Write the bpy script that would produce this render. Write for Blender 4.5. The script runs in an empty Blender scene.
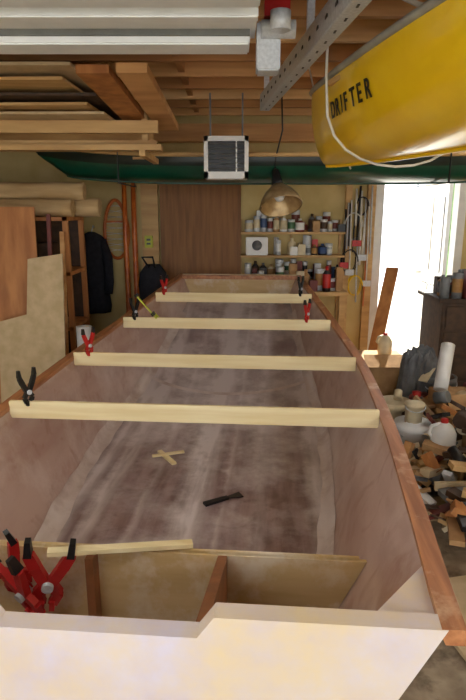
import bpy, bmesh, math, random
from mathutils import Vector, Matrix, Euler
random.seed(7)
S=bpy.context.scene
S.view_settings.view_transform='Standard'

def lin(c):
    o=[]
    for v in c:
        v=v/255.0
        o.append(v/12.92 if v<=0.04045 else ((v+0.055)/1.055)**2.4)
    return (o[0],o[1],o[2],1)
MATS={}
def mat(name,c1,c2=None,scale=(4,4,4),ns=3,detail=6,rough=.6,metal=0,lo=.35,hi=.65,bump=0,c3=None,s3=1.5,lo3=.5,hi3=.65,coat=0,streaks=None,emit=0,c4=None):
    if name in MATS: return MATS[name]
    m=bpy.data.materials.new(name); m.use_nodes=True
    nt=m.node_tree; N=nt.nodes; L=nt.links
    b=N['Principled BSDF']; b.inputs['Roughness'].default_value=rough; b.inputs['Metallic'].default_value=metal
    if coat: b.inputs['Coat Weight'].default_value=coat; b.inputs['Coat Roughness'].default_value=.12
    if emit:
        b.inputs['Emission Color'].default_value=(.98,.98,.98,1); b.inputs['Emission Strength'].default_value=emit
    if c2 is None: c2=tuple(v*.88 for v in c1)
    tc=N.new('ShaderNodeTexCoord'); mp=N.new('ShaderNodeMapping'); mp.inputs['Scale'].default_value=scale
    no=N.new('ShaderNodeTexNoise'); no.inputs['Scale'].default_value=ns; no.inputs['Detail'].default_value=detail
    rp=N.new('ShaderNodeValToRGB'); rp.color_ramp.elements[0].position=lo; rp.color_ramp.elements[1].position=hi
    rp.color_ramp.elements[0].color=lin(c1); rp.color_ramp.elements[1].color=lin(c2)
    L.new(tc.outputs['Object'],mp.inputs['Vector']); L.new(mp.outputs[0],no.inputs['Vector']); L.new(no.outputs['Fac'],rp.inputs['Fac'])
    col=rp.outputs['Color']
    def mathn(op,a,b_=None,c_=None):
        n=N.new('ShaderNodeMath'); n.operation=op
        for i,q in enumerate((a,b_,c_)):
            if q is None: continue
            if isinstance(q,(int,float)): n.inputs[i].default_value=q
            else: L.new(q,n.inputs[i])
        return n.outputs[0]
    def mixc(fac,a,c):
        mx=N.new('ShaderNodeMix'); mx.data_type='RGBA'
        L.new(fac,mx.inputs[0]); L.new(a,mx.inputs[6]); mx.inputs[7].default_value=lin(c)
        return mx.outputs[2]
    if c4 is not None:
        # epoxy stains: mid-size blotches
        n4=N.new('ShaderNodeTexNoise'); n4.inputs['Scale'].default_value=5.5; n4.inputs['Detail'].default_value=5; n4.inputs['Distortion'].default_value=1.2
        L.new(tc.outputs['Object'],n4.inputs['Vector'])
        r4=N.new('ShaderNodeValToRGB'); r4.color_ramp.elements[0].position=.54; r4.color_ramp.elements[1].position=.66
        r4.color_ramp.elements[1].color=(.55,.55,.55,1)
        L.new(n4.outputs['Fac'],r4.inputs['Fac']); col=mixc(r4.outputs['Color'],col,c4)
    if c3 is not None:
        n3=N.new('ShaderNodeTexNoise'); n3.inputs['Scale'].default_value=s3; n3.inputs['Detail'].default_value=8
        n3.inputs['Roughness'].default_value=.65
        L.new(tc.outputs['Object'],n3.inputs['Vector'])
        r3=N.new('ShaderNodeValToRGB'); r3.color_ramp.elements[0].position=lo3; r3.color_ramp.elements[1].position=hi3
        L.new(n3.outputs['Fac'],r3.inputs['Fac'])
        fac=r3.outputs['Color']
        if streaks:
            sx=N.new('ShaderNodeSeparateXYZ'); L.new(tc.outputs['Object'],sx.inputs[0])
            wob=mathn('MULTIPLY_ADD',n3.outputs['Fac'],.10,-.05)
            X=mathn('ADD',sx.outputs[0],wob)
            tot=None
            for (x0,w,amp) in streaks:
                d=mathn('ABSOLUTE',mathn('SUBTRACT',X,x0)); d=mathn('SUBTRACT',1.0,mathn('DIVIDE',d,w)); d=mathn('MULTIPLY',mathn('MAXIMUM',d,0.0),amp)
                tot=d if tot is None else mathn('ADD',tot,d)
            tot=mathn('MULTIPLY',tot,mathn('MULTIPLY_ADD',no.outputs['Fac'],1.6,-.1))
            # sanding dust gathers on the forward, rising part of the bottom
            g=mathn('MULTIPLY',mathn('SUBTRACT',sx.outputs[1],1.5),.8)
            g=mathn('MULTIPLY',mathn('MINIMUM',mathn('MAXIMUM',g,0.0),1.0),.45)
            g=mathn('MULTIPLY',g,mathn('MULTIPLY_ADD',n3.outputs['Fac'],1.6,.1))
            fac=mathn('MINIMUM',mathn('ADD',mathn('ADD',tot,g),mathn('MULTIPLY',r3.outputs['Color'],.85)),1.0)
        col=mixc(fac,col,c3)
    L.new(col,b.inputs['Base Color'])
    if bump:
        bp=N.new('ShaderNodeBump'); bp.inputs['Strength'].default_value=bump; bp.inputs['Distance'].default_value=.01
        L.new(no.outputs['Fac'],bp.inputs['Height']); L.new(bp.outputs[0],b.inputs['Normal'])
    MATS[name]=m; return m

class B:
    def __init__(s,name,mats,smooth=False):
        s.n=name; s.bm=bmesh.new(); s.m=mats; s.M=Matrix.Identity(4); s.sm=False
    def v(s,p): return s.bm.verts.new(s.M@Vector(p))
    def f(s,vs,mi=0,sm=False):
        try:
            f=s.bm.faces.new(vs); f.material_index=mi; f.smooth=sm; return f
        except ValueError: return None
    def box(s,c,d,mi=0,R=None,bev=0):
        R=(Euler(R).to_matrix() if R else Matrix.Identity(3)); c=Vector(c)
        vs=[]
        for x in(-.5,.5):
            for y in(-.5,.5):
                for z in(-.5,.5): vs.append(s.v(c+R@Vector((x*d[0],y*d[1],z*d[2]))))
        fs=[]
        for q in((0,1,3,2),(4,6,7,5),(0,4,5,1),(2,3,7,6),(0,2,6,4),(1,5,7,3)): fs.append(s.f([vs[i] for i in q],mi))
        if bev:
            es=list({e for f in fs for e in f.edges})
            r=bmesh.ops.bevel(s.bm,geom=es,offset=bev,segments=2,affect='EDGES')
            for f in r['faces']: f.material_index=mi
    def bb(s,x0,x1,y0,y1,z0,z1,mi=0,bev=0):
        s.box(((x0+x1)/2,(y0+y1)/2,(z0+z1)/2),(x1-x0,y1-y0,z1-z0),mi,None,bev)
    def loft(s,rings,mi=0,closed=True,cap=True,sm=True,mif=None):
        R=[[s.v(p) for p in r] for r in rings]; n=len(R[0])
        for i in range(len(R)-1):
            for j in range(n if closed else n-1):
                k=(j+1)%n
                s.f([R[i][j],R[i][k],R[i+1][k],R[i+1][j]],mif(i,j) if mif else mi,sm)
        if cap and closed:
            s.f(R[0][::-1],mi); s.f(R[-1],mi)
        return R
    def tube(s,pts,r,mi=0,seg=8,rs=None,flat=1.0):
        pts=[Vector(p) for p in pts]; rings=[]; up=None
        for i,p in enumerate(pts):
            d=(pts[min(i+1,len(pts)-1)]-pts[max(i-1,0)]).normalized()
            if up is None:
                up=Vector((0,0,1)) if abs(d.z)<.9 else Vector((0,1,0))
            a=d.cross(up).normalized(); b=a.cross(d).normalized(); up=b
            rr=rs[i] if rs else r
            rings.append([p+a*math.cos(t)*rr+b*math.sin(t)*rr*flat for t in [2*math.pi*k/seg for k in range(seg)]])
        s.loft(rings,mi)
    def cyl(s,p0,p1,r,mi=0,r2=None,seg=16):
        s.tube([p0,p1],r,mi,seg,[r,r if r2 is None else r2])
    def lathe(s,c,prof,mi=0,seg=18,mis=None,R=None,cap=True):
        c=Vector(c); R=(Euler(R).to_matrix() if R else Matrix.Identity(3))
        rings=[[c+R@Vector((r*math.cos(t),r*math.sin(t),z)) for t in [2*math.pi*k/seg for k in range(seg)]] for r,z in prof]
        s.loft(rings,mi,mif=(lambda i,j:mis[i]) if mis else None,cap=cap)
    def prism(s,pts,off,mi=0):
        a=[s.v(p) for p in pts]; o=Vector(off); b=[s.v(Vector(p)+o) for p in pts]
        s.f(a[::-1],mi); s.f(b,mi); n=len(a)
        for i in range(n): s.f([a[i],a[(i+1)%n],b[(i+1)%n],b[i]],mi)
    def bar(s,p0,p1,w,h,mi=0,w2=None,h2=None):
        p0=Vector(p0);p1=Vector(p1);d=(p1-p0).normalized()
        up=Vector((0,0,1)) if abs(d.z)<.95 else Vector((0,1,0))
        a=d.cross(up).normalized(); b=a.cross(d); w2=w if w2 is None else w2; h2=h if h2 is None else h2
        rings=[[p0+a*w/2*x+b*h/2*y for x,y in((-1,-1),(1,-1),(1,1),(-1,1))],[p1+a*w2/2*x+b*h2/2*y for x,y in((-1,-1),(1,-1),(1,1),(-1,1))]]
        s.loft(rings,mi,sm=False)
    def done(s,loc=(0,0,0),rot=(0,0,0),parent=None):
        bmesh.ops.recalc_face_normals(s.bm,faces=s.bm.faces[:])
        me=bpy.data.meshes.new(s.n); s.bm.to_mesh(me); s.bm.free()
        for m in s.m: me.materials.append(m)
        o=bpy.data.objects.new(s.n,me); S.collection.objects.link(o); o.location=loc; o.rotation_euler=rot
        if parent: o.parent=parent
        return o

def interp(xs,ys,x):
    n=len(xs)
    if x<=xs[0]: return ys[0]
    if x>=xs[-1]: return ys[-1]
    i=max(k for k in range(n) if xs[k]<=x); i=min(i,n-2)
    def m(k):
        if k==0: return (ys[1]-ys[0])/(xs[1]-xs[0])
        if k==n-1: return (ys[-1]-ys[-2])/(xs[-1]-xs[-2])
        return (ys[k+1]-ys[k-1])/(xs[k+1]-xs[k-1])
    h=xs[i+1]-xs[i]; t=(x-xs[i])/h
    return (2*t**3-3*t**2+1)*ys[i]+(t**3-2*t**2+t)*h*m(i)+(-2*t**3+3*t**2)*ys[i+1]+(t**3-t**2)*h*m(i+1)

# ---------- materials
concrete=mat('concrete',(136,120,100),(172,156,132),ns=2.5,rough=.85,bump=.2,c3=(98,84,68),s3=4)
drive=mat('driveway',(190,186,178),(205,200,192),rough=.9)
drywall=mat('drywall',(214,192,134),(202,178,118),ns=1.2,rough=.8)
deck=mat('roof_deck',(170,112,64),(128,80,42),scale=(1,12,1),ns=2,rough=.7)
joistm=mat('joist_wood',(222,170,112),(192,138,84),scale=(.6,3,8),ns=2,rough=.7)
joist2=mat('joist_wood_dark',(190,136,82),(158,104,58),scale=(.6,3,8),ns=2,rough=.7)
joist3=mat('joist_wood_pale',(234,192,138),(206,158,104),scale=(.6,3,8),ns=2,rough=.7)
ply=mat('plywood',(214,176,118),(188,146,92),scale=(1,8,8),ns=2,rough=.6)
plyo=mat('plywood_orange',(200,136,76),(164,102,52),scale=(6,6,1),ns=2,rough=.6)
plyd=mat('plywood_door_brown',(152,102,52),(124,80,38),scale=(14,14,1),ns=2,rough=.6)
pine=mat('pine_board',(244,228,184),(228,206,154),scale=(1,14,14),ns=2,rough=.55)
lt=mat('light_board',(208,184,146),(190,166,126),rough=.6)
fir=mat('fir_gunwale',(186,124,78),(148,90,50),scale=(16,1.2,16),ns=2.5,rough=.45,c3=(218,182,148),s3=6,lo3=.58,hi3=.75)
hull_side=mat('epoxied_side',(178,142,128),(200,170,158),scale=(1.2,.5,2.5),ns=3,rough=.3,c3=(232,218,212),s3=2.2,lo3=.46,hi3=.8,bump=.1,coat=.35,c4=(158,112,86))
hull_bot=mat('epoxied_bottom',(120,92,88),(156,128,124),scale=(7,1.0,1),ns=3,rough=.34,c3=(222,210,208),s3=3.8,lo3=.43,hi3=.85,bump=.15,coat=.35,c4=(98,68,56),
   streaks=[(-.03,.10,1.0),(-.45,.06,1.0),(.0,.02,.3),(.28,.05,.35),(-.56,.06,1.0),(.56,.07,.9),(-.25,.03,.3),(.12,.02,.3)])
hull_out=mat('hull_outer',(196,182,172),(214,202,190),ns=2,rough=.5)
tape=mat('glass_tape',(206,188,180),(222,208,202),scale=(4,1,4),ns=3,rough=.35,c3=(170,140,128),s3=5,lo3=.48,hi3=.75)
transm=mat('transom_primed',(210,202,214),(202,188,196),ns=2,rough=.45,c3=(220,198,158),s3=1.3,lo3=.46,hi3=.6)
bulk=mat('bulkhead_ply',(214,186,136),(198,166,114),scale=(1,4,6),ns=3,rough=.5,c3=(228,214,190),s3=4)
bulk2=mat('knee_wood',(156,98,58),(128,80,46),rough=.5)
white=mat('white_paint',(238,238,236),(228,228,226),rough=.45)
gdoor=mat('garage_door_white',(238,241,241),(230,233,233),rough=.5)
gline=mat('door_seam_grey',(120,122,120),rough=.6)
steel=mat('galvanized',(206,210,214),(186,190,194),ns=20,rough=.4,metal=.1)
alum=mat('spun_aluminium',(190,164,122),(166,138,96),ns=6,rough=.35,metal=.5)
dark=mat('dark_plastic',(28,28,30),(20,20,22),rough=.4)
red=mat('red_plastic',(196,36,34),(176,30,28),rough=.4)
yel=mat('canoe_yellow',(250,208,24),(244,198,16),ns=1.5,rough=.3,coat=.4)
grn=mat('canoe_green',(14,80,58),(12,66,50),ns=1.5,rough=.3,coat=.3)
grnd=mat('canoe_green_dark',(14,34,30),(12,28,26),ns=1.5,rough=.35)
gw=mat('gunwale_vinyl',(160,158,146),(140,136,126),rough=.4)
rope=mat('white_rope',(230,226,214),rough=.8)
brown=mat('dark_brown',(80,56,38),(60,42,28),ns=5,rough=.6)
paper=mat('kraft_paper',(206,176,130),(180,148,102),scale=(1,6,6),ns=3,rough=.8,bump=.4)
coat=mat('coat_cloth',(24,24,32),(34,34,42),ns=6,rough=.9)
orange=mat('varnished_orange',(212,114,42),(182,86,28),rough=.35)
copper=mat('tan_pan',(180,138,80),(150,106,52),ns=4,rough=.5)
yg=mat('lime_plastic',(206,210,60),rough=.5)
gry=mat('grey_plastic',(118,120,122),(90,92,94),rough=.5)
blue=mat('blue_label',(60,84,130),rough=.5)
green=mat('green_label',(66,110,76),rough=.5)
cream=mat('cream_label',(224,208,172),rough=.5)
maroon=mat('maroon_label',(124,54,46),rough=.5)
card=mat('cardboard',(190,150,102),(166,126,82),rough=.8)
leaf=mat('hedge_leaf',(60,110,40),(110,160,70),ns=10,rough=.8)
tubem=mat('fill_light_tube',(255,255,255),(255,255,255),emit=20)  # glowing tubes of the added, unseen fill lights

# ---------- room
YB=5.9
b=B('floor',[concrete]); b.bb(-2.7,3.0,-1.7,YB+.1,-.1,0); b.done()
b=B('driveway',[drive]); b.bb(-9,9,-12,-1.7,-.12,-.01); b.bb(-9,9,YB+.1,13,-.12,-.03); b.done()
b=B('wall_back',[drywall]); b.bb(-2.6,1.51,YB,YB+.1,0,2.69); b.bb(1.51,2.30,YB,YB+.1,2.03,2.69); b.bb(2.30,2.9,YB,YB+.1,0,2.69); b.done()
b=B('wall_left',[drywall]); b.bb(-2.7,-2.6,-1.7,YB+.1,0,2.69); b.done()
b=B('wall_right',[drywall]); b.bb(2.9,3.0,-1.7,YB+.1,0,2.69); b.done()
b=B('ceiling',[deck]); b.bb(-2.7,3.0,-1.7,YB+.1,2.69,2.75); b.done()
b=B('ceiling_joists',[joistm,joist2,joist3])
y=-1.4;k=0
while y<5.70:
    b.bb(-2.58,2.88,y,y+.04,2.55,2.69,(0,1,2,1,0,2,1)[k%7]); y+=.38;k+=1
    if y<5.6:
        for xx in(-1.7,-.35,.95,2.2): b.bb(xx,xx+.04,y-.34,y,2.57,2.69,1)
b.done()
b=B('ceiling_beam',[joistm]); b.bb(-2.58,2.88,5.75,5.89,2.36,2.52); b.done()
b=B('trim_door',[white]); b.bb(1.45,1.53,5.87,6.02,0,2.03); b.bb(2.29,2.37,5.87,6.02,0,2.03); b.bb(1.45,2.37,5.87,6.02,2.01,2.07); b.done()
b=B('door_1',[white,steel]); b.bb(2.24,2.28,6.02,6.8,.02,2.0)
for z0,z1 in((.2,.9),(1.05,1.85)):
    for y0,y1 in((6.1,6.38),(6.44,6.72)): b.bb(2.23,2.242,y0,y1,z0,z1,0,.006)
b.lathe((2.21,6.73,1.0),[(.0,-.03),(.025,-.025),(.03,0),(.02,.02),(.008,.03)],1,R=(0,math.radians(90),0)); b.done()
b=B('stud_post',[ply]); b.bb(-.93,-.76,5.84,5.898,0,2.36); b.done()
b=B('stud_post',[ply]); b.bb(1.14,1.2,5.84,5.898,0,2.36); b.bb(1.36,1.44,5.84,5.898,0,2.36); b.done()
b=B('plywood_sheet_leaning',[plyd]); b.box((-.33,5.83,.99),(.82,.02,1.98),0,(math.radians(-2),0,0)); b.done()

# ---------- boat
BL=(-.27,1.0,0); BR=-.0775
BM=Matrix.Translation(BL)@Matrix.Rotation(BR,4,'Z')
ss=[0,.5,1.2,2.05,2.8,3.45,4.25]
HS=[.69,.735,.785,.80,.74,.65,.535]
HC=[.43,.50,.595,.65,.63,.56,.46]
ZS=[.92,.91,.90,.905,.95,1.03,1.12]
sb=[0,1.2,2.3,2.8,3.3,3.8,4.25]
ZB=[.41,.41,.41,.45,.57,.76,.93]
hs=lambda s:interp(ss,HS,s); hc=lambda s:interp(ss,HC,s); zs=lambda s:interp(ss,ZS,s); zb=lambda s:interp(sb,ZB,s)
NS=48; st=[4.25*i/NS for i in range(NS+1)]
b=B('wooden_boat',[hull_side,hull_bot,hull_bot,hull_out,fir,tape,transm,bulk,bulk2])
def sec(s,o=0):
    r=[]
    H=hs(s)+o; C=hc(s)+o; zS=zs(s); zB=zb(s)-o
    for k in range(5): t=k/4; r.append((-(H+(C-H)*t),s,zS+(zB-zS)*t))
    for k in range(1,8): t=k/8; r.append((-C+2*C*t,s,zB))
    for k in range(5): t=k/4; r.append((C+(H-C)*t,s,zB+(zS-zB)*t))
    return r
b.loft([sec(s) for s in st],closed=False,mif=lambda i,j:0 if (j<4 or j>=12) else 1,sm=False)
b.loft([sec(s,.012) for s in st],3,closed=False,sm=False)
for sg in(-1,1):
    rings=[]
    for s in [-.03]+st[1:]+[4.27]:
        q=max(0,min(4.25,s)); H=hs(q); z=zs(q)
        rings.append([(sg*(H-.012),s,z+.006),(sg*(H+.036),s,z+.006),(sg*(H+.036),s,z-.03),(sg*(H-.002),s,z-.03),(sg*(H-.012),s,z-.01)])
    b.loft(rings,4,sm=False)
# transom stern
T=.925
b.prism([(-.69,0,T),(-.25,0,T),(-.22,0,.875),(.20,0,.875),(.235,0,T),(.69,0,T),(.43,0,.40),(-.43,0,.40)],(0,-.032,0),6)
b.prism([(-.69,0,T),(-.25,0,T),(-.22,0,.875),(.20,0,.875),(.235,0,T),(.69,0,T),(.61,0,.78),(-.61,0,.78)],(0,.014,0),6)
# bow transom
b.prism([(-.535,4.25,1.13),(.535,4.25,1.13),(.46,4.25,.92),(-.46,4.25,.92)],(0,.03,0),7)
b.bb(-.53,.53,4.2,4.25,1.09,1.125,4)
# bulkhead
sB=.52; zT=.69
def hw(s,z):
    t=(z-zb(s))/(zs(s)-zb(s)); return hc(s)+(hs(s)-hc(s))*t
w1=hw(sB,zT)-.002; w0=hc(sB)-.002
b.prism([(-w1,sB,zT),(w1,sB,zT),(w0,sB,.412),(-w0,sB,.412)],(0,.014,0),7)
b.box((0,sB+.02,zT-.02),(2*w1-.04,.02,.04),7)
t=.185
b.prism([(t,0.014,.855),(t,sB,.69),(t,sB,.412),(t,0.014,.412)],(.028,0,0),8)
b.bb(-.215,-.19,sB-.05,sB,.412,.69,8)
for sg in(-1,1):
    b.prism([(sg*(.685),0.014,.89),(sg*.55,0.014,.89),(sg*(hs(.2)-.01),.2,.89)],(0,0,.018),6)
# filleted glass tape along chines
for sg in(-1,1):
    rings=[]
    for i in range(61):
        s=.54+3.4*i/60; C=hc(s); H=hs(s); zB=zb(s); zS=zs(s)
        u=Vector((H-C,0,zS-zB)).normalized()
        w=.045+.006*math.sin(s*7)+.004*math.sin(s*23)
        p=[Vector((C-w,s,zB+.002)),Vector((C-.02,s,zB+.007)),Vector((C-.006,s,zB+.02)),Vector((C,s,zB))+u*(w+.01)+Vector((-.003,0,0))]
        rings.append([(sg*q.x,q.y,q.z) for q in p])
    b.loft(rings,5,closed=False,sm=True)
# curved tape seam where the bow panel begins
rings=[]
for i in range(31):
    t=-.58+1.16*i/30; s=2.78+.22*(t/.58)**2
    rings.append([(t,s-.02,zb(s-.02)+.004),(t,s+.02,zb(s+.02)+.004)])
b.loft(rings,5,closed=False,sm=False)
boat=b.done(BL,(0,0,BR))

# sawhorses under boat
for s in(.9,2.2):
    b=B('sawhorse',[ply]); zt=.397
    b.bb(-.6,.6,s-.045,s+.045,zt-.04,zt)
    for x in(-.5,.5):
        for q in(-1,1): b.bar((x,s+q*.03,zt-.04),(x+.06*(1 if x>0 else -1),s+q*.2,0.0),.04,.08)
        b.bar((x,s-.13,.16),(x,s+.13,.16),.02,.06)
    b.done(BL,(0,0,BR))

# cross boards
PZ=-.048; PH=.075
def plank(s,name='cross_brace_board'):
    z=zs(s)+PZ
    b=B(name,[pine]); b.bb(-hs(s)+.010,hs(s)-.014,s-.01,s+.01,z,z+PH,0,.002); b.done(BL,(0,0,BR))
P=[1.20,2.02,2.84,3.5]
for s in P: plank(s)

# spring clamps
def clamp(t,s,z,rz,col,size=1.0,tilt=0,ry=0):
    b=B('spring_clamp',[dark,col,steel])
    k=size
    for q in(-1,1):
        b.bar((q*.006*k,0,.0),(q*.03*k,0,.05*k),.018*k,.024*k,1)
        b.bar((q*.03*k,0,.05*k),(q*.045*k,0,.085*k),.017*k,.026*k,1,.015*k,.024*k)
        b.bar((q*.045*k,0,.085*k),(q*.047*k,0,.125*k),.017*k,.026*k,0,.012*k,.018*k)
        b.bar((q*.006*k,0,0),(q*.024*k,0,-.03*k),.016*k,.022*k,1)
        b.bar((q*.024*k,0,-.03*k),(q*.012*k,0,-.06*k),.014*k,.022*k,1)
        b.box((q*.0115*k,0,-.06*k),(.012*k,.028*k,.026*k),1 if col is red else 0)
    b.cyl((0,-.018*k,0),(0,.018*k,0),.013*k,2)
    p=BM@Vector((t,s,z))
    return b.done(p,(tilt,ry,BR+rz))
for s,t,c in((P[0],-.69,dark),(P[1],-.70,red),(P[2],-.64,dark),(P[2],.56,red),(P[3],-.56,red),(P[3],.54,dark)):
    clamp(t,s,zs(s)+PZ+.115,math.radians(60),c,.8)
clamp(-.325,sB-.07,zT-.075,math.radians(15),red,1.35,math.radians(12),math.radians(8))
clamp(-.395,sB-.09,zT-.10,math.radians(-30),red,1.25,math.radians(18),math.radians(-12))
clamp(-.445,sB-.05,zT-.06,math.radians(40),red,1.2,math.radians(10),math.radians(-25))
# bar clamp at third board
b=B('bar_clamp',[yg,dark,steel]); 
b.bar((0,0,-.06),(0,0,.16),.008,.02,0); b.box((0,.02,.15),(.02,.06,.02),1); b.box((0,.02,-.02),(.02,.06,.025),1); b.cyl((0,.045,-.02),(0,.045,-.1),.012,0)
b.done(BM@Vector((-.52,P[2]-.03,zs(P[2])+.07)),(0,math.radians(-40),0))
# loose things in boat
b=B('wood_stick',[pine]); b.bar((-.31,.43,.735),(.10,.56,.70),.03,.014); b.done(BL,(0,0,BR))
b=B('wood_scrap',[pine]); b.bar((-.28,1.85,.42),(-.17,1.70,.42),.025,.012); b.bar((-.30,1.76,.431),(-.14,1.83,.431),.02,.01); b.done(BL,(0,0,BR))
b=B('putty_knife',[dark,steel]); b.bar((.04,1.30,.418),(.14,1.37,.418),.03,.012,0,.022); b.bar((.14,1.37,.418),(.20,1.405,.418),.02,.003,0,.05); b.done(BL,(0,0,BR))

# ---------- canoes
def canoe(name,L,W,D,rise,rocker,hm,gm,loc,rz,inner=None,sq=.75,band=None,gr=.016,stem=.22):
    b=B(name,[hm,gm,inner or hm,ply,band or hm]); n=48; m=16
    rings=[]; gL=[];gR=[]
    for i in range(n+1):
        u=-1+2*i/n; a=abs(u)
        bw=W/2*(1-a**2.3)**.85+.006
        zk=rocker*a**4; zt=D+rise*a**4
        r=[]
        for j in range(m+1):
            th=-math.pi/2+math.pi*j/m
            sy=math.copysign(abs(math.sin(th))**sq,th)
            h=1-math.cos(th)**.9*1.0 if math.cos(th)>0 else 1
            h=max(0,min(1,h))
            xx=L/2*u-(math.copysign(1,u)*stem*(1-h)**2.2*a**14)
            r.append((xx,bw*sy*(1-.06*a),zk+(zt-zk)*h))
        rings.append(r); gL.append(r[0]); gR.append(r[-1])
    b.loft(rings,0,closed=False,mif=lambda i,j:4 if (j<2 or j>=m-2) else 0)
    b.loft([[ (p[0]*.997,p[1]*.98,p[2]+.008*(1 if j not in(0,m) else 0)) for j,p in enumerate(r)] for r in rings],2,closed=False)
    b.tube(gL,gr,1,6); b.tube(gR,gr,1,6)
    b.tube([(r[m//2][0],0,r[m//2][2]-.004) for r in rings],.010,0,6)
    for x in(-L*.28,0,L*.3):
        u=abs(2*x/L); w=W/2*(1-u**2.3)**.85
        b.bar((x,-w,D-.02),(x,w,D-.02),.06 if x==0 else .2,.02,3)
    for q in(-1,1):
        e=rings[n if q>0 else 0]; f=rings[n-5 if q>0 else 5]
        b.prism([e[0],f[0],f[-1]],(0,0,.012),1)
    o=b.done(loc,(0,0,rz)); return o
dirv=Vector((-.262,.965,0)); Ly=4.9
tip=Vector((.49,3.65,0)); cen=tip-dirv*(Ly/2)
yc=canoe('yellow_canoe',Ly,.86,.34,.11,.03,yel,gw,(cen.x,cen.y,1.94),math.atan2(dirv.y,dirv.x))
gc=canoe('green_canoe',4.5,.72,.20,.13,.09,grn,ply,(.56,4.98,1.935),0,sq=.6,band=grnd,gr=.02,stem=.32)

b=B('rope_sling',[rope])
for f in(.6,-.7):
    c=cen+dirv*(f*Ly/2); side=Vector((dirv.y,-dirv.x,0))
    pts=[]
    for k in range(13):
        a=math.pi*k/12; hwid=.34+.02
        pts.append((c.x-side.x*math.cos(a)*hwid,c.y-side.y*math.cos(a)*hwid,2.27-.365*math.sin(a)**.6))
    pts=[(pts[0][0],pts[0][1],2.549)]+pts+[(pts[-1][0],pts[-1][1],2.549)]
    b.tube(pts,.006,0,6)
b.done()
b=B('bow_line',[rope])
pts=[(.46,3.70,2.549),(.49,3.66,2.41),(.47,3.5,2.33),(.48,3.3,2.2),(.53,3.2,2.06),(.60,3.12,1.98),(.64,3.2,1.93)]
b.tube(pts,.005,0,6); b.done()
b=B('canoe_hanger_straps',[dark])
for x in(-.9,1.7):
    b.bar((x,4.60,2.549),(x,4.60,1.92),.004,.03); b.bar((x,5.36,2.549),(x,5.36,1.92),.004,.03); b.bar((x,4.60,1.92),(x,5.36,1.92),.03,.004)
b.done()
def letter_on_hull(body,x0,z0,size,step,m):
    x=x0
    for ch in body:
        ok,loc,nor,idx=yc.ray_cast(Vector((x,1.2,z0)),Vector((0,-1,0)))
        if ok:
            rd=Vector((-1,0,0)); n=nor if nor.y>0 else -nor
            rd=(rd-n*rd.dot(n)).normalized(); up=n.cross(rd).normalized()
            M=Matrix((( rd.x,up.x,n.x,0),(rd.y,up.y,n.y,0),(rd.z,up.z,n.z,0),(0,0,0,1)))
            M.translation=loc+n*.006-up*size*.35
            cu=bpy.data.curves.new('lettering','FONT'); cu.body=ch; cu.size=size; cu.extrude=.001; cu.offset=.0015
            o=bpy.data.objects.new('lettering',cu); S.collection.objects.link(o); cu.materials.append(m)
            o.parent=yc; o.matrix_local=M
        x-=step*(.55 if ch=='I' else 1)
bpy.context.view_layer.update()
letter_on_hull('DRIFTER',1.60,.215,.10,.084,dark)

# ---------- overhead garage door & track
b=B('garage_door',[gdoor,gline,steel])
b.bb(-2.4,.08,-1.3,2.30,2.33,2.37)
b.bb(-2.4,.06,2.20,2.34,2.285,2.37,0,.006)
for y0 in(-.7,-.1,.5,1.1,1.5,1.92): b.bb(-2.4,.08,y0-.012,y0+.012,2.326,2.331,1)
b.bb(-2.4,.06,2.185,2.20,2.31,2.331,1)
for y0,y1 in((1.96,2.02),(1.80,1.88),(1.40,1.46),(.9,.96)):
    b.bb(-2.4,.08,y0,y1,2.30,2.33,0,.004)
b.done()
b=B('garage_door_track',[steel,dark])
p0=Vector((.17,3.75,2.36)); p1=Vector((.42,1.2,2.36))
b.bar(p0,p1,.005,.09,0); q=Vector((.028,0,-.045)); b.bar(p0+q,p1+q,.055,.005,0); q=Vector((.028,0,.045)); b.bar(p0+q,p1+q,.055,.005,0)
n=20
for i in range(n):
    p=p0.lerp(p1,(i+.5)/n); b.box(p+Vector((-.004,0,0)),(.004,.035,.010),1)
    b.box(p+Vector((.028,0,-.048)),(.008,.03,.002),1)
for t in(.06,.5,.9):
    p=p0.lerp(p1,t); b.bb(p.x,p.x+.03,p.y,p.y+.03,2.4,2.549,0)
b.done()
b=B('garage_door_bracket',[steel,red,gry]);
b.bb(.085,.17,2.20,2.30,2.20,2.36,0,.006); b.cyl((.10,2.19,2.33),(.22,2.19,2.33),.03,0); b.bb(.11,.20,2.18,2.24,2.37,2.42,1)
b.cyl((.16,2.1,2.30),(.16,2.1,2.36),.035,0); b.bb(.08,.28,1.95,1.98,2.36,2.46,0); b.done()
b=B('white_hose',[rope]); b.tube([(.55+.45*t,2.35-.1*t,2.53-.1*math.sin(t*3.1)) for t in [k/10 for k in range(11)]],.01,0,8); b.done()

# ---------- added out-of-view shop lights to brighten the interior
def fill(x,y,z,L,along,ztop=2.549):
    b=B('added_fill_light',[white,tubem])
    d=Vector((0,1,0)) if along=='y' else Vector((1,0,0)); sd=Vector((1,0,0)) if along=='y' else Vector((0,1,0))
    c=Vector((x,y,z)); sz=(.26,L,.03) if along=='y' else (L,.26,.03)
    b.box(c+Vector((0,0,.035)),sz,0,None,.006)
    for q in(-1,1):
        b.cyl(c+sd*q*.07-d*(L/2-.04),c+sd*q*.07+d*(L/2-.04),.016,1,seg=10)
        b.box(c+d*q*(L/2-.015),(.24,.03,.05) if along=='y' else (.03,.24,.05),0)
    for q in(-1,1): b.cyl(c+d*q*L*.35+Vector((0,0,.05)),Vector((x,y,ztop))+d*q*L*.35,.003,0,seg=5)
    b.done()
fill(-2.1,1.5,2.22,1.2,'y',2.299); fill(1.95,3.0,2.44,1.2,'y'); fill(2.35,4.7,2.44,1.2,'y'); fill(2.4,1.2,2.44,1.2,'y')
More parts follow.
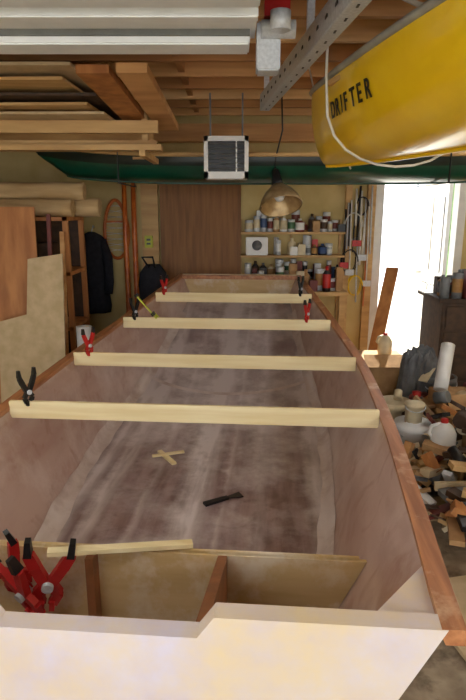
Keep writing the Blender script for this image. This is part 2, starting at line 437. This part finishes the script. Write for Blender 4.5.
fill(-.9,.35,2.22,1.2,'x',2.325)

# ---------- lumber rack (left, overhead)
b=B('lumber_rack',[ply,steel])
b.bb(-2.5,-.50,3.96,4.0,2.21,2.288); b.bb(-2.5,-.52,4.02,4.14,2.14,2.17); b.bb(-2.5,-.48,3.93,4.06,2.10,2.135)
b.bb(-2.5,-.6,4.5,4.54,2.2,2.288)
for x in(-.62,-2.3):
    b.bb(x,x+.04,4.06,4.10,2.08,2.549,0); b.bb(x,x+.04,3.9,4.6,2.06,2.098,0)
b.done()
b=B('plywood_sheet_stack',[ply,brown,lt])
zz=2.292
for i,(y0,x1,m) in enumerate([(3.75,-.80,2),(3.62,-.86,0),(3.5,-.80,1),(3.3,-.9,0),(3.15,-.84,2)]):
    b.box(((-2.5+x1)/2,(y0+4.7)/2,zz+.008),(x1+2.5,4.7-y0,.016),m,(0,0,random.uniform(-.03,.03))); zz+=.030+.004*i
b.done()
b=B('stored_plank',[plyo]); b.box((-.68,3.75,2.345),(.16,1.6,.04),0,(math.radians(-2),0,0)); b.done()
b=B('stored_plank',[joistm]); b.box((-.49,3.75,2.35),(.15,1.6,.045),0,(math.radians(-2),0,0)); b.done()

# ---------- heater box
b=B('ceiling_vent_heater',[white,dark,gry])
x0,x1,y0,y1,z0,z1=-.215,.115,4.36,4.6,1.94,2.24
b.bb(x0,x1,y0+.02,y1,z0,z1,0,.008)
b.bb(x0,x1,y0,y0+.02,z1-.035,z1); b.bb(x0,x1,y0,y0+.02,z0,z0+.05); b.bb(x0,x0+.03,y0,y0+.02,z0,z1); b.bb(x1-.03,x1,y0,y0+.02,z0,z1)
b.bb(x0+.03,x1-.03,y0+.012,y0+.019,z0+.05,z1-.035,1)
for k in range(6):
    z=z0+.07+k*.035; b.box(((x0+x1)/2,y0+.005,z),(x1-x0-.06,.026,.003),2,(math.radians(-30),0,0))
b.bb(.02,.03,y0-.004,y0+.02,z0+.04,z1-.03,0)
for x in(x0+.04,x1-.05): b.bb(x,x+.012,4.45,4.47,z1,2.549,2)
b.done()
# hanging work lamp with flared metal shade
b=B('hanging_work_lamp',[alum,dark,white])
px,py_,pz=.365,4.5,1.79
R=(math.radians(-28),math.radians(-8),0); RM=Euler(R).to_matrix(); c=Vector((px,py_,pz))
b.lathe(c,[(.165,-.06),(.168,-.055),(.150,.0),(.115,.055),(.07,.10),(.045,.125),(.040,.12),(.065,.095),(.108,.05),(.142,-.002),(.160,-.058)],0,28,R=R,cap=False)
b.lathe(c,[(.045,.12),(.047,.14),(.036,.20),(.030,.25),(.012,.27)],1,16,R=R)
b.lathe(c,[(.02,.11),(.04,.06),(.045,.03),(.03,.0),(.005,-.012)],2,14,R=R)
tp=c+RM@Vector((0,0,.265))
b.tube([tp,(tp.x,tp.y,tp.z+.08),(px+.01,4.52,2.3),(px,4.52,2.549)],.006,1,6); b.done()

# ---------- shelves and cans
R=(math.radians(90),0,0)
b=B('wall_shelves',[ply]); 
for z in(1.50,1.27,1.02): b.bb(.08,1.12,5.68,5.895,z-.02,z)
for x in(.08,.6,1.1): b.bb(x-.01,x+.01,5.86,5.895,1.0,1.62)
b.done()
cols=[white,maroon,blue,cream,maroon,steel,green,brown,dark,gry,copper,card,white,cream,red]
def can(b,x,y,z,n,tall=None,r=None):
    r=r or random.uniform(.028,.045); h=tall or random.uniform(.09,.19); mi=random.randrange(n); m2=random.randrange(n); t=random.random()
    if t<.5: b.lathe((x,y,z),[(r,0),(r,h*.25),(r,h*.8),(r,h),(r*.93,h+.004)],0,12,[5 if n>5 else 0,mi,5 if n>5 else 0,5 if n>5 else 0])
    elif t<.8: b.lathe((x,y,z),[(r,0),(r,h*.15),(r,h*.7),(r*.4,h*.85),(r*.38,h),(.001,h+.002)],0,12,[mi,m2,mi,m2,m2])
    else: b.bb(x-r,x+r,y-r,y+r,z,z+h,mi,.003)
b=B('paint_cans',cols)
for z in(1.502,1.272,1.022):
  for row,yy in enumerate((5.82,5.73)):
    x=.12
    while x<1.06:
        r=random.uniform(.022,.046)
        if not(z<1.3 and z>1.2 and x<.40) and random.random()<(.95 if row==0 else .7): 
            can(b,x+r,yy+random.uniform(-.01,.01),z,len(cols),random.uniform(.09,.21 if z!=1.272 else .19)*(1 if row==0 else .8),r)
        x+=2*r+.004
b.done()
b=B('wall_timer_box',[white,gry,green]); b.bb(.13,.35,5.69,5.80,1.272,1.45,0,.006); b.lathe((.24,5.688,1.37),[(.0,0),(.05,0),(.05,.008),(.0,.01)],1,20,R=R); b.done()
b=B('workbench',[ply,brown]); b.bb(.0,1.12,5.40,5.67,.90,.94); 
for x in(.04,1.04): b.bb(x,x+.06,5.44,5.5,0,.90); b.bb(x,x+.06,5.6,5.66,0,.9)
b.bb(.05,1.1,5.45,5.66,.3,.33,1); b.done()
b=B('bench_clutter',cols)
for k in range(16): can(b,.08+k*.064,5.46+random.uniform(0,.12),.94,len(cols),random.uniform(.1,.28))
b.done()
b=B('hanging_tools',[dark,orange,rope,steel,red,yel])
for i in range(14):
    x=1.14+.02*i; z1=random.uniform(1.5,1.95); z0=z1-random.uniform(.35,.9); b.cyl((x,5.80,z0),(x+random.uniform(-.02,.02),5.82,z1),random.uniform(.006,.012),random.choice([0,1,3,2]),seg=8)
    if i%3==0: b.box((x,5.8,z0),(.09,.02,.06),random.choice([0,3,4]))
for r,x,z,m in((.09,1.22,1.55,2),(.08,1.2,1.2,0),(.07,1.27,.95,5),(.06,1.3,1.75,0)):
    b.tube([(x+r*math.cos(a),5.78+.003*k,z+r*1.5*math.sin(a)) for k,a in enumerate([2*math.pi*j/20 for j in range(42)])][:42],.006,m,6)
b.done()
# ---------- left back wall things
b=B('snowshoe',[orange,rope])
cx,cz=-1.19,1.52; 
oval=[(cx+.12*math.cos(a)*(1-.15*math.sin(a)),5.84,cz+.29*math.sin(a)) for a in [2*math.pi*k/32 for k in range(33)]]
b.tube(oval,.018,0,8)
for k in range(9):
    z=-.22+k*.055; w=.12*math.sqrt(max(0,1-(z/.29)**2)); b.cyl((cx-w,5.84,cz+z),(cx+w,5.84,cz+z+.03),.003,1,seg=5); b.cyl((cx-w,5.845,cz+z+.03),(cx+w,5.845,cz+z),.003,1,seg=5)
b.bar((cx-.11,5.84,cz+.08),(cx+.11,5.84,cz+.08),.02,.02,0); b.done()
for x in(-1.09,-1.0):
    b=B('rowing_oar',[orange]); b.tube([(x,5.80,.02),(x,5.8,.1),(x,5.80,.55),(x,5.80,.7),(x,5.80,1.5),(x,5.83,2.05)],.02,0,10,[.03,.06,.06,.03,.028,.022]); b.done()
b=B('wall_outlet_box',[yg,dark]); b.bb(-.90,-.82,5.80,5.838,1.34,1.46,0,.004); b.bb(-.88,-.84,5.796,5.80,1.37,1.39,1); b.bb(-.88,-.84,5.796,5.80,1.41,1.43,1); b.done()
b=B('hanging_coat',[coat,steel]); rings=[]
for z,w,d in((1.50,.03,.03),(1.47,.09,.05),(1.42,.14,.07),(1.2,.13,.08),(1.0,.14,.09),(.75,.16,.10),(.68,.15,.09)):
    rings.append([(-1.43+w*math.cos(a)*(1+.08*math.sin(5*a)),5.76+d*math.sin(a)*(1+.15*math.cos(7*a)),z) for a in [2*math.pi*k/24 for k in range(24)]])
b.loft(rings,0)
for q in(-1,1): b.tube([(-1.43+q*.11,5.75,1.42),(-1.43+q*.16,5.74,1.25),(-1.43+q*.17,5.72,1.0),(-1.43+q*.16,5.7,.88)],.05,0,10,[.04,.05,.045,.04])
b.tube([(-1.43,5.78,1.5),(-1.43,5.86,1.56),(-1.43,5.895,1.54)],.006,1,6); b.done()
b=B('storage_shelf_unit',[plyo,brown]); 
for z in(.3,.75,1.2,1.63): b.bb(-2.45,-1.3,4.5,5.0,z,z+.03)
for x in(-2.45,-1.34): 
    for y in(4.5,4.96): b.bb(x,x+.04,y,y+.04,0,1.66)
b.bb(-2.41,-1.34,4.98,4.995,0,1.63,1); b.done()
b=B('shelf_boxes',[card,white,maroon,cream,blue,gry,brown])
for z in(.332,.782,1.232):
    x=-2.38
    while x<-1.55:
        w=random.uniform(.1,.2); b.bb(x,x+w,4.56,4.85,z,z+random.uniform(.12,.32),random.choice([0,1,2,3,3,1,6]),.005); x+=w+.02
b.done()
b=B('kraft_paper_roll',[paper])
for (x0,x1,y,z,r) in((-2.4,-1.28,4.62,1.73,.07),(-2.4,-1.1,4.78,1.735,.075),(-2.3,-1.2,4.7,1.86,.07)):
    rings=[]
    for k in range(13):
        x=x0+(x1-x0)*k/12; rings.append([(x,y+r*(1+.06*math.sin(k*2.1+a*2))*math.cos(a),z+r*(1+.05*math.sin(k*1.7+a*3))*math.sin(a)) for a in [2*math.pi*j/16 for j in range(16)]])
    b.loft(rings,0)
b.done()
b=B('plywood_offcut',[plyo]); b.box((-1.64,4.2,.87),(.34,.018,1.74),0,(math.radians(-6),0,math.radians(8))); b.done()
b=B('hardboard_panel',[lt]); b.prism([(-.34,0,0),(.17,0,0),(.16,0,1.42),(-.10,0,1.38),(-.12,0,.98),(-.34,0,.92)],(0,.012,0)); b.done((-1.40,3.9,0),(math.radians(-7),0,math.radians(-6)))
b=B('wood_lath',[maroon]); b.bar((-1.45,4.38,0),(-1.43,4.46,1.68),.03,.02); b.done()
b=B('wood_lath',[joistm]); b.bar((-1.36,4.36,0),(-1.33,4.45,1.55),.035,.02); b.done()
b=B('black_bucket',[dark,steel]); b.lathe((-1.15,5.2,0),[(.12,0),(.15,.3),(.155,.3),(.15,.29),(.12,.02)],0); b.done()
b=B('black_backpack',[coat]); rings=[]
for z,w,d in((.80,.10,.07),(.84,.14,.1),(1.0,.15,.11),(1.12,.13,.09),(1.2,.07,.05)):
    rings.append([(-.78+w*math.cos(a),5.5+d*math.sin(a),z) for a in [2*math.pi*k/20 for k in range(20)]])
b.loft(rings,0); b.tube([(-.81,5.4,1.18),(-.86,5.35,1.28),(-.76,5.35,1.28),(-.75,5.4,1.18)],.01,0,6); b.done()
b=B('storage_crate',[brown,card]); b.bb(-.98,-.45,5.3,5.7,0,.795,0,.01); b.bb(-.96,-.47,5.29,5.3,.4,.43,1); b.bb(-.96,-.47,5.29,5.3,.1,.13,1); b.done()
b=B('paper_roll',[white]); b.lathe((-1.14,4.2,.0),[(.06,0),(.06,.85),(.02,.85),(.02,.5)],0,20); b.done()

# ---------- right side
b=B('tool_cabinet',[brown,steel,dark]); b.bb(1.74,2.5,4.6,5.1,.04,.97,0,.008); b.bb(1.70,2.54,4.56,5.14,.97,1.0,0,.005)
for k in range(4):
    z=.1+k*.215; b.bb(1.77,2.47,4.585,4.6,z,z+.19,0,.004); b.cyl((2.0,4.56,z+.1),(2.2,4.56,z+.1),.008,1)
b.bb(1.76,2.48,4.62,5.08,0,.04,2); b.done()
cc=[brown,cream,card,steel,dark,gry,copper,maroon,white,brown]
b=B('cabinet_top_cans',cc)
for k in range(22): can(b,1.76+.034*k,4.64+(k%3)*.15,1.0,len(cc),random.uniform(.1,.24),random.uniform(.035,.055))
b.done()
b=B('leaning_board',[plyo]); b.bar((1.22,4.95,0),(1.60,5.65,1.15),.12,.02); b.done()
b=B('leaning_board',[joistm]); b.bar((1.46,2.75,0.0),(1.58,3.1,1.20),.07,.03); b.done()
b=B('leaning_board',[plyo]); b.bar((1.42,2.45,0.0),(1.50,2.85,1.08),.18,.03); b.done()
def bucket(name,c,r,h,m,tilt=(0,0,0),lid=False):
    b=B(name,[m,steel])
    pr=[(.001,0),(r*.85,0),(r*.98,h*.85),(r*1.05,h*.86),(r*1.05,h)]+([(.001,h+.004)] if lid else [(r*.95,h),(r*.82,.02),(.001,.02)])
    b.lathe((0,0,0),pr,0,24)
    b.tube([(r*1.05*math.cos(a),-.02-r*.6*math.sin(a),h*.88-r*.5*math.sin(a)) for a in [math.pi*k/12 for k in range(13)]],.004,1,6)
    return b.done(c,tilt)
bucket('white_bucket',(1.24,3.62,0),.12,.30,white,lid=True)
bucket('grey_bucket',(1.66,4.32,0),.13,.42,gry)
bucket('paint_bucket',(1.22,4.0,0),.12,.32,cream)
bucket('paint_pail',(1.24,3.62,.305),.065,.13,cream,lid=True)
bucket('paint_pail',(1.36,3.82,.0),.09,.22,maroon,lid=True)
b=B('cardboard_box',[card]); b.bb(1.5,1.9,3.78,4.1,0,.40,0,.004); b.box((1.7,3.73,.40),(.38,.14,.006),0,(.5,0,0)); b.done()
b=B('cardboard_box',[card]); b.bb(1.08,1.46,4.5,4.85,0,.5,0,.004); b.box((1.27,4.47,.5),(.36,.14,.006),0,(.6,0,0)); b.done()
b=B('cardboard_box',[card]); b.bb(1.5,1.72,3.2,3.42,0,.30,0,.004); b.box((1.61,3.16,.30),(.2,.10,.006),0,(.6,0,0)); b.done()
b=B('white_paper_roll',[white]); b.cyl((1.50,3.86,.45),(1.60,4.05,.74),.05); b.done()
def jug(c,m,k=1):
    b=B('plastic_jug',[m,red])
    b.lathe((0,0,0),[(.09*k,0),(.1*k,.03),(.1*k,.2*k),(.07*k,.26*k),(.03*k,.29*k),(.03*k,.32*k),(.001,.325*k)],0,20,[0,0,0,0,1,1]); b.tube([(-.08*k,0,.16*k),(-.12*k,0,.2*k),(-.10*k,0,.26*k),(-.03*k,0,.28*k)],.012,0,8); b.done(c)
jug((1.36,3.38,.157),white,.8); jug((1.80,3.88,.402),cream,.8); jug((1.42,4.12,.0),gry,1.1); jug((1.30,4.66,.505),cream,.6)
b=B('wood_crate',[ply]); 
b.bb(1.18,1.46,3.25,3.5,.13,.155)
for x in(1.18,1.44): b.bb(x,x+.02,3.25,3.5,0,.13)
b.done()
b=B('crumpled_tarp',[gry]); random.seed(3)
g=20; V=[[None]*(g+1) for _ in range(g+1)]
for i in range(g+1):
    for j in range(g+1):
        u=i/g;w=j/g; e=math.sin(math.pi*u)*math.sin(math.pi*w)
        V[i][j]=b.v((1.34+.34*u+random.uniform(-.012,.012),4.25+.24*w+random.uniform(-.01,.01),.48+.16*e**.7+random.uniform(-.04,.04)*min(1,e*1.6)-.35*(1-min(1,3*e))))
for i in range(g):
    for j in range(g): b.f([V[i][j],V[i+1][j],V[i+1][j+1],V[i][j+1]],0)
b.done()
b=B('scrap_pile',[ply,white,card,cream,dark,joistm,brown,lt,maroon,brown,plyo,gry]); random.seed(11)
for k in range(230):
    x=random.uniform(1.1,1.95); y=random.uniform(2.5,4.4); z=.02+random.uniform(0,.40)*(1-abs(x-1.55)/.6)
    a=random.uniform(0,6.28); l=random.uniform(.06,.24)
    b.bar((x-l/2*math.cos(a),y-l/2*math.sin(a),z),(x+l/2*math.cos(a),y+l/2*math.sin(a),z+random.uniform(0,.14)),random.uniform(.02,.10),random.uniform(.008,.05),random.choice([0,1,2,3,4,5,6,7,8,9,10,2,6,4,11]))
for k in range(24):
    x=random.uniform(1.15,1.85); y=random.uniform(2.7,4.3); z=random.uniform(.05,.42)
    d=Vector((random.uniform(-1,1),random.uniform(-1,1),random.uniform(-.3,.6))).normalized()*random.uniform(.06,.14)
    b.cyl((x,y,z),Vector((x,y,z))+d,random.uniform(.02,.05),random.choice([1,3,7,11,8,4,6]))
b.done()
b=B('plywood_offcut',[ply]); b.box((1.3,2.2,.4),(.02,.5,.8),0,(0,math.radians(10),0)); b.done()
b=B('plywood_offcut',[lt]); b.box((1.25,1.9,.012),(.7,.9,.02),0,(0,0,.2)); b.done()
# outside
b=B('hedge',[leaf]); random.seed(5)
for k in range(160):
    c=Vector((random.uniform(3.2,5.5),random.uniform(8.0,9.0),random.uniform(.2,2.4))); r=.22
    n=[Vector((random.uniform(-1,1),random.uniform(-1,1),random.uniform(-1,1))).normalized()*r for _ in range(4)]
    vs=[b.v(c+q) for q in n]; b.f([vs[0],vs[1],vs[2]]); b.f([vs[0],vs[2],vs[3]]); b.f([vs[0],vs[1],vs[3]]); b.f([vs[1],vs[2],vs[3]])
b.bb(3.3,5.4,8.3,8.8,-.03,2.2); b.done()

# ---------- light
w=bpy.data.worlds.new('World'); S.world=w; w.use_nodes=True
bg=w.node_tree.nodes['Background']; bg.inputs[0].default_value=(.91,.955,1.0,1); bg.inputs[1].default_value=3.1
sd=bpy.data.lights.new('sun','SUN'); sd.energy=14; sd.angle=.01; sd.color=(1,.94,.82)
so=bpy.data.objects.new('sun',sd); S.collection.objects.link(so)
so.rotation_euler=Vector((-.6,-1.7,-1.6)).to_track_quat('-Z','Y').to_euler()

# ---------- camera
cd=bpy.data.cameras.new('camera'); co=bpy.data.objects.new('camera',cd); S.collection.objects.link(co)
cd.sensor_fit='VERTICAL'; cd.sensor_height=36; cd.lens=36*560/700; cd.clip_start=.05
co.location=(0,0,1.71); co.rotation_euler=(math.radians(90-14),0,0)
S.camera=co
